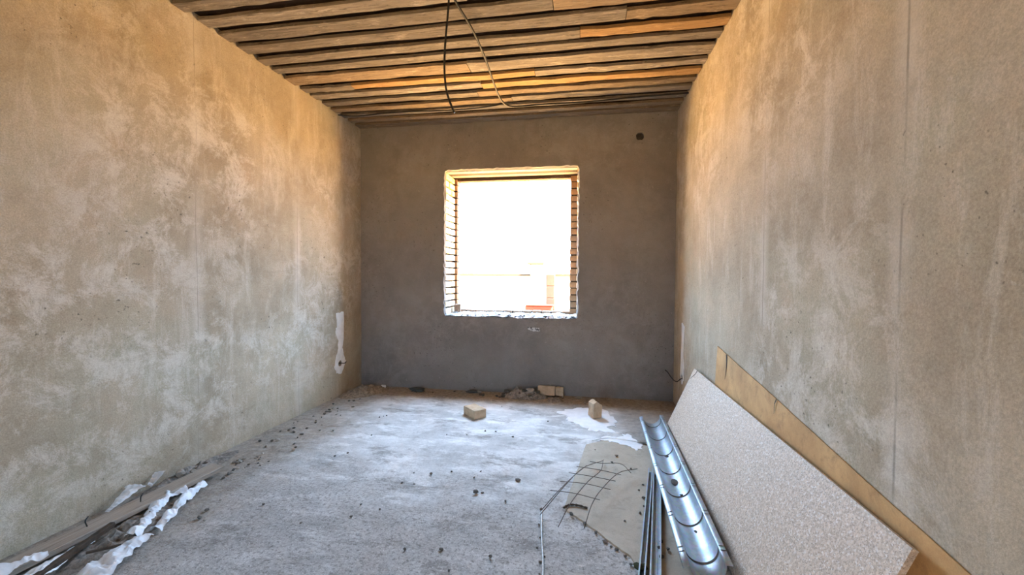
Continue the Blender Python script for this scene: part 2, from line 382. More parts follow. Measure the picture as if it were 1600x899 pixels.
# ceiling: deck, upper layer closing the gaps, lower layer of individual planks
ce = tag(link('ceiling', boxes('ceiling', [((XL-.3, YF-.3, H+.075), (XR+.3, YB+.48, H+.16))]), M_DARKW), 'open timber ceiling of rough planks', None, None, 'structure')
gaps = [2.283, 2.445, 2.612, 2.798, 2.977, 3.142, 3.295, 3.507, 3.662, 3.823, 3.986, 4.155, 4.300, 4.448]
while gaps[0] > YF: gaps.insert(0, gaps[0]-.163-rnd.uniform(-.012, .012))
gaps.append(YB+.02)
def plank(x0, x1, y0, y1, z, th, m, seed, wane=.008, segs=12):
    r = random.Random(seed); V, F = [], []; skew = r.uniform(-.008, .008); bow = r.uniform(-.004, .004)
    for i in range(segs+1):
        t = i/segs; x = x0+(x1-x0)*t
        a = y0+skew*t+r.uniform(-wane, wane); b = y1+skew*t+r.uniform(-wane, wane); zz = z+bow*math.sin(t*3.14)+r.uniform(-.0015, .0015)
        V += [(x, a, zz), (x, b, zz), (x, b-.004, zz+th), (x, a+.004, zz+th)]
    for i in range(segs):
        for k in range(4): F.append((i*4+k, i*4+(k+1) % 4, (i+1)*4+(k+1) % 4, (i+1)*4+k))
    F += [(3, 2, 1, 0), tuple(segs*4+k for k in range(4))]
    return link('plank', mesh('plank', V, F), m, ce)
G, T, N_ = M_GREYW, M_TANW, M_NEWW
joints = {}                      # row index by the gap at its near side: [(x joint, ...)], [materials]
def row_of(y): return max(i for i, g in enumerate(gaps) if g <= y)
spec = {row_of(2.70): ([-.208], [G, T]), row_of(2.858): ([.258], [G, T]), row_of(3.066): ([-.043], [G, N_]), row_of(3.21): ([], [G]),
        row_of(3.40): ([-.95], [T, G]), row_of(3.58): ([-2.095, -.423], [G, N_, G]), row_of(3.74): ([-.924], [G, N_]), row_of(3.90): ([-1.0], [G, T]),
        row_of(4.08): ([-.7], [T, G]), row_of(4.23): ([], [G]), row_of(4.38): ([], [T])}
for i in range(len(gaps)-1):
    y0, y1 = gaps[i]+.036, gaps[i+1]-.036
    js, ms = spec.get(i, ([rnd.uniform(-1.5, .2)], [rnd.choice((G, G, T)), rnd.choice((G, T))]))
    xs = [XL+.002]+js+[XR-.002]
    for k in range(len(xs)-1):
        dy = rnd.uniform(-.007, .007) if len(js) else 0
        plank(xs[k]+(.003 if k else 0), xs[k+1]-.001, y0+dy, y1+dy, H+rnd.uniform(0, .004), .026, ms[k], i*7+k)
    plank(XL, XR, gaps[i]-.075, gaps[i]+.075, H+.042, .03, M_DARKW, 900+i, .003, 6)

# putty round the sockets and channels
V, F = flat_patch('p', [(4.10, .90), (4.24, .91), (4.235, .60), (4.21, .52), (4.235, .43), (4.275, .36), (4.23, .27), (4.18, .225), (4.10, .26), (4.06, .33), (4.085, .42), (4.13, .50), (4.135, .60), (4.085, .68), (4.09, .74), (4.11, .75)], .004, jag=.006, seed=3, sub=4)
V = [(XL+z, y, x) for (y, x, z) in V]
pl = link('putty_patch', mesh('putty_patch', V, F), M_PUTTY, wl); pl['label'] = 'white putty strip round the socket hole'
cut(pl, [cyl('c', (XL, 4.165, .35), (1, 0, 0), .032, .10)])
V, F = flat_patch('p', [(4.16, .85), (4.27, .87), (4.27, .60), (4.30, .36), (4.23, .27), (4.16, .33), (4.15, .45), (4.19, .6)], .004, jag=.007, seed=4, sub=4)
V = [(XR-z, y, x) for (y, x, z) in V]
pr = link('putty_patch', mesh('putty_patch', V, F), M_PUTTY, wr); pr['label'] = 'white putty strip beside the window wall'
cut(pr, [cyl('c', (XR, 4.222, .347), (1, 0, 0), .030, .10)])
V, F = flat_patch('p', [(-.60, .74), (-.55, .745), (-.47, .735), (-.46, .70), (-.53, .695), (-.60, .715)], .002, jag=.006, seed=8, sub=3)
link('putty_patch', mesh('putty_patch', [(x, YB-z, y) for (x, y, z) in V], F), M_SILL, wb)

# ---------------------------------------------------------------- outside
M_GND = simple('yard_earth', (.60, .365, .135), (.70, .435, .17), .6, .95, 8, .3)
M_RENDER = simple('white_render', (.34, .32, .29), (.40, .38, .35), 1.2, .9)
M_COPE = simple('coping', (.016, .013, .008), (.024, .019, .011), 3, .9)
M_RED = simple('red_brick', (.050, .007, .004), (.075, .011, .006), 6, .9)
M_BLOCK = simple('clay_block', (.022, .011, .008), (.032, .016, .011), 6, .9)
gnd = tag(link('ground', boxes('ground', [((-40, -40, -.55), (40, 45, -.45))]), M_GND), 'pale earth of the sunlit yard outside the window', None, None, 'structure')
fe = tag(link('yard_wall', boxes('yard_wall', [((-14, 11.0, -.45), (10, 11.25, 1.325))]), M_RENDER), 'long white rendered yard wall seen through the window', 'yard wall')
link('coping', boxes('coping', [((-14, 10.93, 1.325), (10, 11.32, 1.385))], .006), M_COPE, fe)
gp = tag(link('gate_pillar', boxes('gate_pillar', [((-1.30, 10.58, -.45), (-.93, 10.96, 1.62))]), M_RENDER), 'white square pillar with flat cap seen through the window', 'pillar')
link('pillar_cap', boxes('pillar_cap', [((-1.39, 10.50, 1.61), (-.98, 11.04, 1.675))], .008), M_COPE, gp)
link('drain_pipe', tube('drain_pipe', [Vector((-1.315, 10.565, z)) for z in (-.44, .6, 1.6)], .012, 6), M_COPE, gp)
for k in range(6):
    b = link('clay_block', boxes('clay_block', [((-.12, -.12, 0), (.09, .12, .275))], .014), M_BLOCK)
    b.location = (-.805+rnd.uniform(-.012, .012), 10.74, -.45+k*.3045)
    tag(b, ['lowest of the stacked clay blocks beside the white pillar', 'second clay block up beside the white pillar', 'third clay block up beside the white pillar',
            'clay block fourth up in the stack beside the white pillar', 'clay block just below the top of the stack by the pillar', 'topmost brownish clay block of the stack beside the white pillar'][k], 'block', 'clay blocks stacked by the pillar')
    b.scale.z = 1.107
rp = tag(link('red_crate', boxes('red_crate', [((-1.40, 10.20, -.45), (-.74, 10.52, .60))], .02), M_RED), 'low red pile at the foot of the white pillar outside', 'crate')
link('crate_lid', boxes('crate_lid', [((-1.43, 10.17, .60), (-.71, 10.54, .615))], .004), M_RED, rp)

# ---------------------------------------------------------------- boards on the right
def sheet_grid(name, a0, a1, b0, b1, th, nrm, nu=12, nv=6, bow=0., edge=.0, seed=0):
    """board between bottom edge a0-a1 and top edge b0-b1 with thickness along nrm"""
    r = random.Random(seed); V, F = [], []; nrm = Vector(nrm).normalized()
    a0, a1, b0, b1 = map(Vector, (a0, a1, b0, b1)); m = (nu+1)*(nv+1)
    J = [[r.uniform(-edge, edge) for _ in range(nu+1)] for _ in range(2)]
    for s in (0, 1):
        for j in range(nv+1):
            for i in range(nu+1):
                u, v = i/nu, j/nv
                p = a0.lerp(a1, u).lerp(b0.lerp(b1, u), v)+nrm*(th*s+bow*math.sin(v*math.pi))
                if j == nv: p = p+(b0-a0).normalized()*J[0][i]
                V.append(p)
    q = lambda s, i, j: s*m+j*(nu+1)+i
    for j in range(nv):
        for i in range(nu):
            F.append((q(0, i, j), q(0, i+1, j), q(0, i+1, j+1), q(0, i, j+1))); F.append((q(1, i, j), q(1, i, j+1), q(1, i+1, j+1), q(1, i+1, j)))
    for i in range(nu):
        F.append((q(0, i, 0), q(1, i, 0), q(1, i+1, 0), q(0, i+1, 0))); F.append((q(0, i, nv), q(0, i+1, nv), q(1, i+1, nv), q(1, i, nv)))
    for j in range(nv):
        F.append((q(0, 0, j), q(0, 0, j+1), q(1, 0, j+1), q(1, 0, j))); F.append((q(0, nu, j), q(1, nu, j), q(1, nu, j+1), q(0, nu, j+1)))
    return mesh(name, V, F)
cbn = Vector((.552, 0, -.243)).normalized()
cb = tag(link('chipboard_panel', sheet_grid('chipboard_panel', (.660, 3.615, .010), (.650, 1.304, .010), (.900, 3.615, .562), (.898, 1.304, .562), .018, cbn, edge=.001), M_CHIP),
         'thick speckled grey chipboard panel leaning behind the metal ridge cap', 'board')
hb = tag(link('fibreboard_sheet', sheet_grid('fibreboard_sheet', (.900, 3.155, .001), (.900, .70, .001), (.9365, 3.155, .822), (.9365, .70, .520), .0045, (1, 0, -.045), 20, 8, edge=.002, seed=4), M_HARD),
         'thin brown fibreboard offcut leaning flat against the right wall', 'board')
def crack(parent, pts, w, nrm, name='crack'):
    V, F = [], []; P = [Vector(p) for p in pts]; n = Vector(nrm).normalized(); k = len(P)
    for i, p in enumerate(P):
        t = (P[min(i+1, k-1)]-P[max(i-1, 0)]).normalized(); s = t.cross(n)*w*(1-.75*i/(k-1))
        V += [p+s+n*.0008, p-s+n*.0008]
    F = [(2*i, 2*i+1, 2*i+3, 2*i+2) for i in range(k-1)]
    o = link(name, mesh(name, V, F), M_STICK, parent); o['label'] = 'dark split in the edge'; return o
hx = lambda z: .900+.0365*z/.80-.001
crack(hb, [(hx(.79), 2.955, .797), (hx(.74), 2.945, .745), (hx(.70), 2.945, .70), (hx(.66), 2.96, .630)], .010, (-1, 0, .045))
crack(hb, [(hx(.74), 2.22, .712), (hx(.70), 2.235, .685), (hx(.66), 2.235, .635)], .005, (-1, 0, .045))
cz = lambda z: .660+.4348*(z-.010)
crack(cb, [(cz(.560), 3.52, .560), (cz(.53), 3.535, .53), (cz(.48), 3.60, .48)], .008, -cbn)

# ridge cap lying hollow side up
def ridge_cap():
    A = Vector((.596, 3.80, .008)); B = Vector((.528, 1.845, .008)); ax = (B-A).normalized(); Ln = (B-A).length
    side = Vector((-ax.y, ax.x, 0)).normalized()
    if side.x < 0: side = -side
    upv = Vector((0, 0, 1)); tilt = math.radians(9); R = .072
    def prof(bulge, th):
        P = []; r = R+bulge
        P += [(-.100, .070-.0), (-.098, .078)]
        P.append((-R-.002, .082))
        for k in range(25):
            a = math.pi+math.pi*k/24; P.append((r*math.cos(a), r*math.sin(a)*.98+.080))
        P += [(R+.002, .082), (.098, .078), (.100, .070)]
        return P
    def pt(c, s): 
        x, z = s; xr = x*math.cos(tilt)-(z-.08)*math.sin(tilt); zr = x*math.sin(tilt)+(z-.08)*math.cos(tilt)+.083
        return c+side*xr+upv*(zr+.002)
    ribs = [.10+.29*k for k in range(7)]
    st = sorted(set([0, Ln]+[round(r+d, 4) for r in ribs for d in (-.008, 0, .008)]+[.10+.29*k+.145 for k in range(6)]))
    V, F = [], []; n = len(prof(0, 0))
    rows = []
    for s in st:
        b = 0
        rows.append([pt(A+ax*s, q) for q in prof(b, 0)])
    th = .0012
    for rw in rows: V += rw
    m = len(V)
    for rw in rows:
        c = sum(rw, Vector())/len(rw)
        for i, p in enumerate(rw):
            t = (rw[min(i+1, n-1)]-rw[max(i-1, 0)]).normalized(); nn = ax.cross(t)
            V.append(p+nn*th)
    for k in range(2):
        for j in range(len(st)-1):
            for i in range(n-1): F.append((k*m+j*n+i, k*m+j*n+i+1, k*m+(j+1)*n+i+1, k*m+(j+1)*n+i))
    e = len(st)-1
    for i in range(n-1): F += [(i, i+1, m+i+1, m+i), (e*n+i, e*n+i+1, m+e*n+i+1, m+e*n+i)]
    for j in range(e): F += [(j*n, (j+1)*n, m+(j+1)*n, m+j*n), (j*n+n-1, (j+1)*n+n-1, m+(j+1)*n+n-1, m+j*n+n-1)]
    me = mesh('trough', V, F, True)
    root = tag(empty('ridge_cap', (0, 0, 0)), 'galvanised half-round metal ridge cap lying hollow side up along the chipboard', 'ridge cap')
    link('trough', me, M_GALV, root)
    for r in ribs:                      # dark curved band across the trough at each rib, and the notches on the flanges
        P = prof(0, 0)[3:28]; V, F = [], []
        for q in P:
            c0 = pt(A+ax*(r-.011), (q[0]*.965, (q[1]-.08)*.965+.08)); c1 = pt(A+ax*(r+.004), (q[0]*.965, (q[1]-.08)*.965+.08)); V += [c0, c1]
        F = [(2*i, 2*i+1, 2*i+3, 2*i+2) for i in range(24)]
        o = link('dark_arc', mesh('dark_arc', V, F, True), M_STICK, root); o['label'] = 'dark curved band across the trough'
        for sgn in (-1, 1):
            for d in (-.016, .016):
                c = [pt(A+ax*(r+d+e), (sgn*x, zz)) for e in (-.003, .003) for x, zz in ((.075, .0845), (.098, .0805))]
                link('notch', mesh('notch', [c[0], c[1], c[3], c[2]], [(0, 1, 2, 3)]), M_STICK, root)
    return root
ridge_cap()

# drywall profiles (two C channels) on the floor
def channel(name, A, B, w, h, label, z=.004):
    A, B = Vector(A), Vector(B); ax = (B-A).normalized(); s = Vector((ax.y, -ax.x, 0)); s = s if s.x > 0 else -s
    P = [(-w/2+.006, h-.004), (-w/2+.006, h), (-w/2, h), (-w/2, 0), (-w*.2, 0), (-w*.15, .003), (w*.15, .003), (w*.2, 0), (w/2, 0), (w/2, h), (w/2-.006, h), (w/2-.006, h-.004)]
    th = .0008; Q = [(x*(1-.03), y+th) for x, y in P]
    V, F = [], []; n = len(P)
    for L in (P, Q):
        for c in (A, B): V += [c+s*x+Vector((0, 0, y+z)) for x, y in L]
    for i in range(n-1):
        F += [(i, i+1, n+i+1, n+i), (2*n+i, 3*n+i, 3*n+i+1, 2*n+i+1), (i, 2*n+i, 2*n+i+1, i+1), (n+i, n+i+1, 3*n+i+1, 3*n+i)]
    F += [(0, n, 3*n, 2*n), (n-1, 3*n-1+0, 4*n-1, 2*n-1)] if False else [(0, n, 3*n, 2*n)]
    root = tag(empty(name, A), label, 'metal profile')
    o = link('rail', mesh('rail', [v-A for v in V], F), M_GALV, root); return root
channel('metal_profile', (.455, 2.88, 0), (.150, 1.25, 0), .030, .027, 'slimmer galvanised steel channel, the left of the two by the ridge cap', .0085)
channel('metal_profile', (.482, 2.80, 0), (.215, 1.25, 0), .048, .027, 'wider galvanised steel channel touching the near side of the ridge cap', .0085)

# tan sheet lying on the floor, broken along its near edge
pts = [(.031, 3.289), (.18, 3.40), (.233, 3.418), (.40, 3.425), (.55, 3.44), (.57, 3.0), (.56, 2.0), (.54, 1.3), (.40, 1.25), (.33, 1.55), (.258, 1.876), (.229, 1.985), (.161, 2.053), (.089, 2.143), (.002, 2.24), (-.06, 2.30), (-.098, 2.348), (-.042, 2.743)]
V, F = flat_patch('s', pts, .007, jag=.004, seed=2, sub=4)
tag(link('hardboard_sheet', mesh('hardboard_sheet', V, F), M_SHEET), 'dusty tan hardboard sheet lying flat under the bent wire mesh', 'board')

# bent reinforcing mesh
def zlift(x, y): return .018+.085*max(0, math.sin(max(0, min(1, (y-2.12)/.9))*math.pi))*.6
mesh_lines = [[(-.213, 2.208), (-.086, 2.5), (.014, 2.753), (.15, 2.953)], [(-.209, 2.243), (-.138, 2.399), (-.046, 2.605), (.033, 2.798)],
    [(-.114, 2.133), (-.055, 2.322), (.04, 2.549), (.122, 2.723), (.151, 2.977)], [(.018, 2.144), (.06, 2.328), (.12, 2.479), (.236, 2.714), (.361, 2.817)],
    [(-.176, 2.416), (-.042, 2.409), (.104, 2.369)], [(-.125, 2.522), (.023, 2.52), (.169, 2.479)], [(-.078, 2.647), (.075, 2.618), (.204, 2.583)],
    [(-.031, 2.766), (.122, 2.733), (.246, 2.678)], [(.058, 2.902), (.137, 2.878), (.261, 2.905), (.311, 2.728)]]
wm = tag(empty('wire_mesh', (.07, 2.5, .01)), 'bent piece of thin rusty wire mesh on the tan sheet', 'wire mesh')
for L in mesh_lines:
    k = []
    for x, y in L:
        z = zlift(x, y); s = 1-(z-.05)/1.3*1.0      # keep the plan position, raised in a shallow arch
        k.append(Vector((x, y, z))-Vector((.07, 2.5, .01)))
    link('wire', tube('wire', spline(k, 14), .0022, 6), M_RUST, wm)
tag(link('steel_rod', tube('steel_rod', spline([(-.213, 2.285, .006), (-.19, 2.05, .006), (-.165, 1.85, .006), (-.13, 1.45, .006)], 60), .0048, 8, .12), M_RODM),
    'thin ribbed steel rod on the floor pointing to the wire mesh', 'rod')
# dark torn strip and crumbs along the broken edge
tag(link('torn_strip', tube('torn_strip', spline([(.035, 2.355, .012), (-.02, 2.372, .014), (-.065, 2.365, .014), (-.095, 2.335, .012)], 16), .006, 6, .3), M_STICK), 'dark torn strip curling at the corner of the tan sheet', 'strip')

# white powder
V, F = flat_patch('w', [(-.238, 4.023), (-.151, 4.138), (-.027, 4.203), (.098, 4.227), (.222, 4.209), (.274, 4.062), (.317, 3.856), (.279, 3.738), (.195, 3.701), (.30, 3.59), (.217, 3.569), (.14, 3.60), (.085, 3.574), (.05, 3.65), (-.02, 3.68), (-.05, 3.76), (-.142, 3.85), (-.12, 3.93)], .003, jag=.022, seed=9, sub=5)
tag(link('powder_spill', mesh('powder_spill', V, F), M_POWD), 'larger white powder spill under the upright half brick', 'powder', 'white powder on the floor', 'stuff')
V, F = flat_patch('w', [(.135, 3.40), (.20, 3.475), (.29, 3.44), (.34, 3.535), (.39, 3.56), (.41, 3.46), (.47, 3.37), (.455, 3.27), (.41, 3.215), (.37, 3.30), (.28, 3.33), (.2, 3.37)], .003, jag=.016, seed=12, sub=4)
o = tag(link('powder_spill', mesh('powder_spill', V, F), M_POWD), 'smaller white powder spill at the far edge of the tan sheet', 'powder', 'white powder on the floor', 'stuff'); o.location.z = .0075
tag(link('thin_lath', tube('thin_lath', spline([(.08, 3.345, .014), (.22, 3.42, .016), (.42, 3.385, .015)], 10), .003, 5), M_PUTTY), 'thin pale lath lying in the smaller powder spill', 'lath')

# ---------------------------------------------------------------- bricks
def rough_brick(sz, seed, chip_=.010):
    bm = bmesh.new(); bmesh.ops.create_cube(bm, size=1); bmesh.ops.subdivide_edges(bm, edges=bm.edges[:], cuts=4, use_grid_fill=True)
    for v in bm.verts:
        e = sum(abs(abs(c)-.5) < .01 for c in v.co); d = noise.noise(v.co*3+Vector((seed*5, seed, 2)))
        p = Vector((v.co.x*sz[0], v.co.y*sz[1], v.co.z*sz[2]))
        v.co = p*(1-(.05 if e >= 2 else 0)*(0.5+d))+p.normalized()*d*chip_
    zm = min(v.co.z for v in bm.verts)
    for v in bm.verts: v.co.z = max(v.co.z-zm-.002, 0)
    me = bpy.data.meshes.new('brick'); bm.to_mesh(me); bm.free(); return me
b = tag(link('brick', rough_brick((.205, .125, .078), 1), M_LOOSE), 'whole tan brick lying flat in the middle of the floor', 'brick', 'loose bricks on the floor')
b.location = (-.988, 3.79, 0); b.rotation_euler.z = math.radians(-44)
hbk = rough_brick((.088, .10, .120), 2)
for v in hbk.vertices:
    if v.co.z > .08: v.co.z += .035*(1-abs(v.co.x+.012)/.05)
b = tag(link('half_brick', hbk, M_LOOSE), 'broken half brick standing upright on the white powder', 'brick', 'loose bricks on the floor')
b.location = (.12, 3.95, .003); b.rotation_euler.z = math.radians(28)
b = tag(link('brick_fragment', rough_brick((.185, .06, .10), 3), M_LOOSE), 'longer tan brick fragment against the wall under the window', 'brick', 'brick fragments under the window'); b.location = (-.385, YB-.055, .01); b.rotation_euler = (-.18, .03, .02)
b = tag(link('brick_fragment', rough_brick((.085, .06, .09), 4), M_LOOSE), 'short tan brick fragment right of the longer one under the window', 'brick', 'brick fragments under the window'); b.location = (-.240, YB-.058, .01); b.rotation_euler = (-.18, -.03, -.05)
# chunk on the sill
b = tag(link('sill_chunk', rough_brick((.075, .10, .09), 6), M_NIB), 'small dark brick chunk at the left end of the window sill', 'brick'); b.location = (WX0+.065, YB+.27, WZ0+.018); b.rotation_euler.z = .2

# ---------------------------------------------------------------- cables
def cable(name, pts, r, m, label, n=40):
    return tag(link(name, tube(name, spline(pts, n), r, 8), m), label, 'cable')
cable('hanging_cable', [(-.81, 2.46, 3.015), (-.815, 2.46, 2.90), (-.832, 2.46, 2.72), (-.838, 2.46, 2.55), (-.825, 2.46, 2.42), (-.795, 2.46, 2.33), (-.775, 2.46, 2.285)], .0065, M_BLACK, 'black cable hanging straight down from the plank ceiling')
cable('drooping_cable', [(-.79, 2.42, 3.015), (-.785, 2.50, 2.975), (-.745, 2.78, 2.945), (-.738, 3.09, 2.925), (-.745, 3.42, 2.90), (-.745, 3.72, 2.885), (-.705, 3.90, 2.895), (-.60, 3.99, 2.92), (-.38, 4.06, 2.955), (.0, 4.12, 2.975), (.45, 4.13, 2.995), (.935, 4.12, 3.000)], .0080, M_GREYC, 'long grey cable drooping across the ceiling to the right wall', 70)
cable('ceiling_wire', [(-.70, 4.10, 3.009), (-.98, 4.165, 3.006), (-1.33, 4.19, 3.006), (-1.73, 4.165, 3.006), (-2.09, 4.165, 3.006), (-2.38, 4.175, 2.998), (-2.58, 4.13, 3.004)], .0065, M_BLACK, 'thin black wire running along the ceiling to the left wall')
cable('socket_wire', [(XR+.03, 4.222, .347), (XR-.012, 4.23, .33), (XR-.035, 4.30, .285), (XR-.055, 4.42, .29), (XR-.075, 4.53, .325), (XR-.09, 4.585, .335)], .0045, M_BLACK, 'short black wire poking from the right wall socket hole')
cable('socket_wire', [(XL-.03, 4.165, .352), (XL+.01, 4.17, .352), (XL+.03, 4.20, .345), (XL+.035, 4.235, .355)], .0045, M_BLACK, 'short black wire poking from the left wall socket hole')

# ---------------------------------------------------------------- debris along the left wall
pk = tag(link('loose_plank', boxes('loose_plank', [((-.056, -1.0, -.014), (.056, .50, .014))], .003), wood('plank_left', (.42, .35, .285), (.58, .50, .42), (.50, .42, .345), grain=(22, 1.2, 22))),
         'long pale plank lying beside the left wall over the rubble', 'plank')
pk.location = (-2.379, 1.862, .042); pk.rotation_euler = (.012, .0, math.radians(-4.2))
for (pts, lab) in (([(-2.398, 1.665, .056), (-2.402, 1.66, .085), (-2.42, 1.685, .092)], 'bent nail standing near the front of the pale plank'), ([(-2.375, 1.90, .056), (-2.375, 1.902, .083), (-2.388, 1.925, .09)], 'bent nail standing midway along the pale plank')):
    tag(link('bent_nail', tube('bent_nail', spline(pts, 8), .0028, 6), M_BLACK), lab, 'nail', 'bent nails in the plank')

def film(name, pts, w, seed, arch=.6, lift=.0, crum=.016, n=60, nv=18, ends=(1, 1)):
    C = spline(pts, n); V, F = [], []
    off = Vector((seed*4.7, seed*2.3, 0))
    for i, c in enumerate(C):
        t = (C[min(i+1, n)]-C[max(i-1, 0)]).normalized(); s = Vector((t.y, -t.x, 0)).normalized()
        k = i/n; ww = w*(ends[0]*(1-k)+ends[1]*k)*(1+.25*noise.noise(Vector((k*6, seed, 0))))
        for j in range(nv+1):
            a = (j/nv-.5)*2; z = (1-a*a)*arch*ww*.5
            p = c+s*a*ww*.5+Vector((0, 0, z))
            d = (1-2.2*abs(noise.noise(p*13+off)))*crum*.9+(1-2.2*abs(noise.noise(p*34+off)))*crum*.45
            p = p+Vector((d*.25*s.x, d*.25*s.y, d)); p.z = max(p.z, .002); V.append(p)
    for i in range(n):
        for j in range(nv): F.append((i*(nv+1)+j, i*(nv+1)+j+1, (i+1)*(nv+1)+j+1, (i+1)*(nv+1)+j))
    me = mesh(name, V, F)
    o = link(name, me, M_PLAS); m = o.modifiers.new('thick', 'SOLIDIFY'); m.thickness = .0012
    return o
FG = 'torn white plastic pieces by the plank'
def fl_(pts, w, seed, lab, **k): return tag(film('plastic_sheet', pts, w, seed, **k), lab, 'plastic sheet', FG)
fl_([(-2.30, 2.10, .02), (-2.325, 2.03, .025), (-2.30, 1.94, .02), (-2.24, 1.85, .015), (-2.195, 1.77, .012), (-2.16, 1.68, .008)], .060, 1, 'rolled strip of white plastic along the edge of the pale plank', arch=.9)
fl_([(-2.275, 2.19, .006), (-2.245, 2.07, .008), (-2.20, 1.96, .008), (-2.15, 1.86, .006), (-2.10, 1.75, .004)], .055, 2, 'outer rolled strip of white plastic farthest from the wall', arch=.9)
fl_([(-2.10, 1.72, .004), (-2.085, 1.61, .010), (-2.06, 1.50, .014), (-2.04, 1.38, .010), (-2.01, 1.20, .008)], .15, 3, 'broad creased sheet of white plastic at the bottom left', arch=.30, crum=.018, ends=(.35, 1.3))
fl_([(-2.275, 1.60, .03), (-2.265, 1.50, .03), (-2.245, 1.39, .028), (-2.23, 1.20, .02)], .07, 4, 'white plastic strip between the plank and the dark batten', arch=.5, ends=(.5, 1.4))
fl_([(-2.30, 1.45, .06), (-2.33, 1.39, .058), (-2.36, 1.30, .058), (-2.38, 1.15, .058)], .06, 5, 'crumpled white plastic lump lying on the plank near its front', arch=.6, crum=.02, ends=(.5, 1.5))
fl_([(-2.485, 1.815, .03), (-2.515, 1.90, .045), (-2.535, 1.97, .06), (-2.545, 2.01, .07)], .085, 6, 'triangular white plastic scrap propped between plank and left wall', arch=.15, crum=.008, ends=(.25, 1.25))
fl_([(-2.55, 2.09, .03), (-2.56, 2.13, .05), (-2.57, 2.17, .07)], .05, 7, 'smallest white plastic scrap standing against the left wall', arch=.2, ends=(.5, 1.3), n=10, nv=6)
bt = tag(link('dark_batten', boxes('dark_batten', [((-.013, -.42, -.012), (.013, .20, .012))], .003), M_STICK), 'dark wooden batten lying across the plastic at bottom left', 'batten')
bt.location = (-2.247, 1.50, .052); bt.rotation_euler = (.05, 0, math.radians(11))
bt = tag(link('thin_stick', boxes('thin_stick', [((-.005, -.06, -.005), (.005, .06, .005))], .001), M_STICK), 'short thin stick lying on the broad plastic sheet', 'stick')
bt.location = (-2.155, 1.56, .040); bt.rotation_euler = (0, 0, math.radians(-52))
# heap of loose soil between plank and plastic
def mound(name, cx, cy, rx, ry, h, rot, seed, m, lab):
    n = 26; V, F = [], []
    for j in range(n+1):
        for i in range(n+1):
            u, v = i/n*2-1, j/n*2-1; d = math.sqrt(u*u+v*v); z = h*max(0, 1-d**1.6)
            x = cx+(u*rx*math.cos(rot)-v*ry*math.sin(rot)); y = cy+(u*rx*math.sin(rot)+v*ry*math.cos(rot))
            z *= 1+.9*noise.noise(Vector((x*16, y*16, seed)))+.7*noise.noise(Vector((x*45, y*45, seed+3))); V.append((x, y, max(z, 0)-.001))
    F = [(j*(n+1)+i, j*(n+1)+i+1, (j+1)*(n+1)+i+1, (j+1)*(n+1)+i) for j in range(n) for i in range(n) if max(V[k][2] for k in (j*(n+1)+i, j*(n+1)+i+1, (j+1)*(n+1)+i+1, (j+1)*(n+1)+i)) > 0]
    return tag(link(name, mesh(name, V, F), m), lab, 'rubble', None, 'stuff')
mound('soil_heap', -2.24, 1.72, .11, .30, .045, .12, 1, M_SOIL, 'heap of loose grey soil between the plank and the plastic strips')
mound('soil_heap', -2.51, 2.30, .085, .42, .035, .02, 5, M_SOIL, 'low ridge of rubble between the plank and the left wall')
mound('soil_heap', -2.40, 4.33, .19, .30, .05, -.5, 9, simple('corner_soil', (.20, .16, .12), (.42, .35, .27), 35, .95, 60, .8, bdist=.01), 'heap of brown rubble in the far left corner')
mound('soil_heap', -.62, 4.49, .26, .11, .075, .05, 14, M_SOIL, 'dark rubble heap under the window beside the brick fragment')
mound('soil_heap', -.28, 4.40, .09, .06, .03, .1, 17, M_SOIL, 'small dark rubble heap in front of the brick fragments')

# dark rag and larger lumps
R_ = [rock('lump', 1, s, (1, rnd.uniform(.7, 1), rnd.uniform(.5, .8)), 2, .4) for s in range(8)]
def lump(name, x, y, r, k, m, lab, cat='rubble', sq=(1, 1, 1), z=0., rz=0., group=None):
    me = R_[k].copy(); o = link(name, me, m); o.location = (x, y, z); o.scale = (r*sq[0], r*sq[1], r*sq[2]); o.rotation_euler.z = rz; return tag(o, lab, cat, group)
lump('dark_rag', -1.83, 4.47, .075, 0, M_CLOTH, 'crumpled dark rag by the window wall left of the brick', 'rag', (1.3, .7, .55))
lump('rubble_lump', -1.21, 4.52, .05, 1, M_DARK, 'dark lump against the wall straight below the window', sq=(1.3, .8, .7))
lump('rubble_lump', -1.13, 4.54, .022, 2, M_MID, 'pale small lump beside the dark lump below the window')
lump('rubble_lump', -2.27, 4.53, .026, 3, M_PUTTY, 'whitish lump at the wall near the far left corner')
lump('rubble_lump', -2.35, 4.55, .016, 4, M_MID, 'smaller whitish lump nearest the far left corner')
lump('rubble_lump', -.04, 4.52, .032, 5, M_MID, 'pale flat lump at the wall right of the brick fragments', sq=(1.3, .8, .6))
lump('rubble_lump', -.55, 4.47, .045, 6, M_MID, 'grey lump on top of the dark rubble heap', z=.055)
lump('mortar_chunk', -2.50, 2.245, .032, 7, M_MID, 'grey mortar chunk standing between the plank end and wall', sq=(.8, .8, 1.4), z=.012)
lump('mortar_chunk', -2.47, 2.315, .022, 2, M_MID, 'smaller mortar chunk right behind the far plank end', z=.010)
lump('mortar_chunk', .47, 3.37, .030, 1, M_MID, 'flat grey chunk between the small powder spill and ridge cap', sq=(1.4, .6, .5), z=.011)
lump('leaf_scrap', .575, 2.72, .030, 3, M_SOIL, 'largest brown scrap lying inside the ridge cap trough', sq=(.7, 1.2, .25), z=.023)
lump('leaf_scrap', .600, 3.10, .016, 5, M_DARK, 'dark scrap in the far half of the ridge cap trough', sq=(1.2, .8, .5), z=.0265)
lump('leaf_scrap', .585, 2.56, .014, 4, M_DARK, 'dark scrap just below the brown one inside the ridge cap trough', sq=(1, .9, .5), z=.026)
lump('leaf_scrap', .570, 2.20, .013, 6, M_DARK, 'dark scrap in the near half of the ridge cap trough', sq=(.7, 1.4, .5), z=.026)
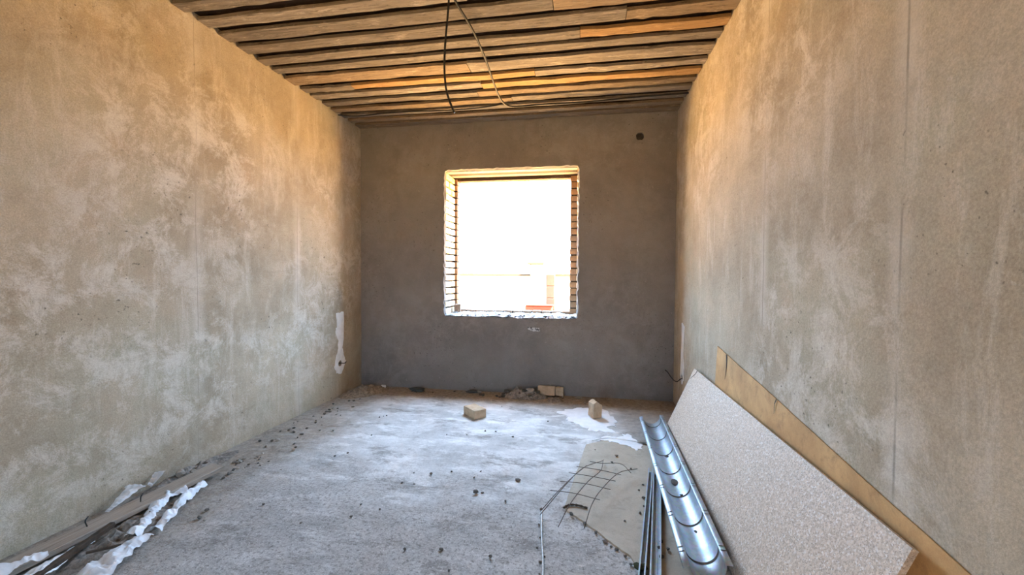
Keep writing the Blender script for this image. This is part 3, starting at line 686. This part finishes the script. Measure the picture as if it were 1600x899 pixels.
lump('moss_clump', .262, 1.90, .026, 2, simple('moss', (.03, .03, .012), (.075, .07, .03), 40, .95), 'olive clump on the broken corner of the tan sheet', 'clump', (1, 1.2, .8), z=.006)

# crumbs: each its own object, a few shared meshes
CR = [rock('crumb', 1, 20+s, (1, rnd.uniform(.65, 1), rnd.uniform(.45, .75)), 1, .45) for s in range(6)]
CRM = {}
def crumb(x, y, r, m, lab, grp, z=0.):
    k = rnd.randrange(6); key = (k, m.name)
    if key not in CRM: CRM[key] = CR[k].copy(); CRM[key].materials.append(m)
    o = link('crumb', CRM[key]); o.location = (x, y, z-.001); o.rotation_euler.z = rnd.uniform(0, 6.28); o.scale = (r, r, r*rnd.uniform(.7, 1.1)); return tag(o, lab, 'crumb', grp)
mid = [(-.62, 2.42), (-.585, 2.43), (-.68, 2.6), (-.85, 2.66), (-.97, 2.6), (-1.11, 2.46), (-1.03, 2.46), (-1.09, 2.6), (-.66, 2.7), (-.4, 2.62), (-.55, 3.33), (-.71, 3.42), (-.8, 3.42), (-.93, 3.31), (-1.09, 3.28), (-1.75, 2.74),
       (-1.69, 3.16), (-1.69, 2.81), (-1.79, 3.63), (-1.81, 3.61), (-1.83, 3.57), (-1.77, 2.08), (-1.45, 1.96), (-1.22, 2.06), (-1.23, 2.18), (-1.1, 2.15), (-.82, 1.85), (-.57, 1.75), (-.65, 1.88), (-.41, 1.87), (-.43, 2.36), (-.79, 4.1), (-.30, 3.75)]
for i, (x, y) in enumerate(mid):
    crumb(x, y, (.018 if i in (0, 9) else rnd.uniform(.006, .012)), M_DARK, {0: 'larger dark crumb with a smaller one at its side, mid floor', 9: 'larger lone dark crumb on the floor left of the wire mesh'}.get(i, 'small dark crumb on the open middle of the concrete floor'), 'crumbs on the open floor')
left = [(-2.05, 3.19), (-2.13, 2.83), (-2.24, 3.0), (-2.18, 2.88), (-2.35, 2.92), (-2.2, 2.54), (-2.16, 2.51), (-2.15, 2.58), (-2.16, 3.17), (-2.39, 2.9), (-2.35, 2.79), (-2.25, 2.31), (-2.26, 2.36), (-2.05, 2.08), (-1.96, 1.89), (-2.0, 1.9), (-2.03, 1.97)]
for k in range(34): left.append((-2.52+abs(rnd.gauss(0, .20)), rnd.uniform(2.42, 4.1)))
for k in range(16): left.append((-2.30+rnd.gauss(0, .055), 2.50+rnd.gauss(0, .07)))
for (x, y) in left:
    crumb(max(x, XL+.02), y, rnd.uniform(.007, .017), rnd.choice((M_DARK, M_MID, M_SOIL)), 'small crumb of dirt strewn on the floor along the left wall', 'crumbs along the left wall')
for k in range(30):
    crumb(rnd.uniform(-2.4, .5), YB-.02-abs(rnd.gauss(0, .13)), rnd.uniform(.007, .018), rnd.choice((M_DARK, M_MID, M_MID)), 'small crumb of dirt at the foot of the window wall', 'crumbs under the window wall')
for k in range(22):
    x, y = -.66+rnd.gauss(0, .17), 4.47+rnd.gauss(0, .05)
    crumb(x, min(y, YB-.035), rnd.uniform(.016, .034), rnd.choice((M_DARK, M_DARK, M_CLOTH)), 'dark clod in the rubble heaped under the window', 'clods in the rubble under the window', max(0, .05*(1-((x+.62)/.26)**2-((y-4.49)/.11)**2)))
for (x, y) in [(.33, 2.9), (.21, 2.98), (.25, 3.09), (.38, 2.69), (.23, 2.27), (.32, 2.36), (.36, 2.52), (.35, 2.43), (.37, 2.07), (.37, 2.0), (.41, 2.06), (.10, 3.18), (.39, 2.12), (.345, 2.62)]:
    crumb(x, y, rnd.uniform(.007, .013), M_DARK, 'small dark crumb lying on the tan hardboard sheet', 'crumbs on the tan sheet', .0075)
for (x, y) in [(.02, 2.215), (.075, 2.145), (.12, 2.08), (.17, 2.03), (.205, 1.985), (.225, 1.93), (-.05, 2.285), (.145, 2.05)]:
    crumb(x, y, rnd.uniform(.008, .015), rnd.choice((M_DARK, M_SOIL)), 'dark crumb along the broken edge of the tan sheet', 'crumbs along the broken sheet edge')
for (x, y) in [(-.22, 2.31), (-.20, 2.06), (-.205, 1.98), (-.18, 1.88), (-.175, 1.80), (-.165, 1.92), (-.215, 2.16)]:
    crumb(x, y, rnd.uniform(.006, .011), M_DARK, 'small dark crumb beside the thin steel rod', 'crumbs by the steel rod')
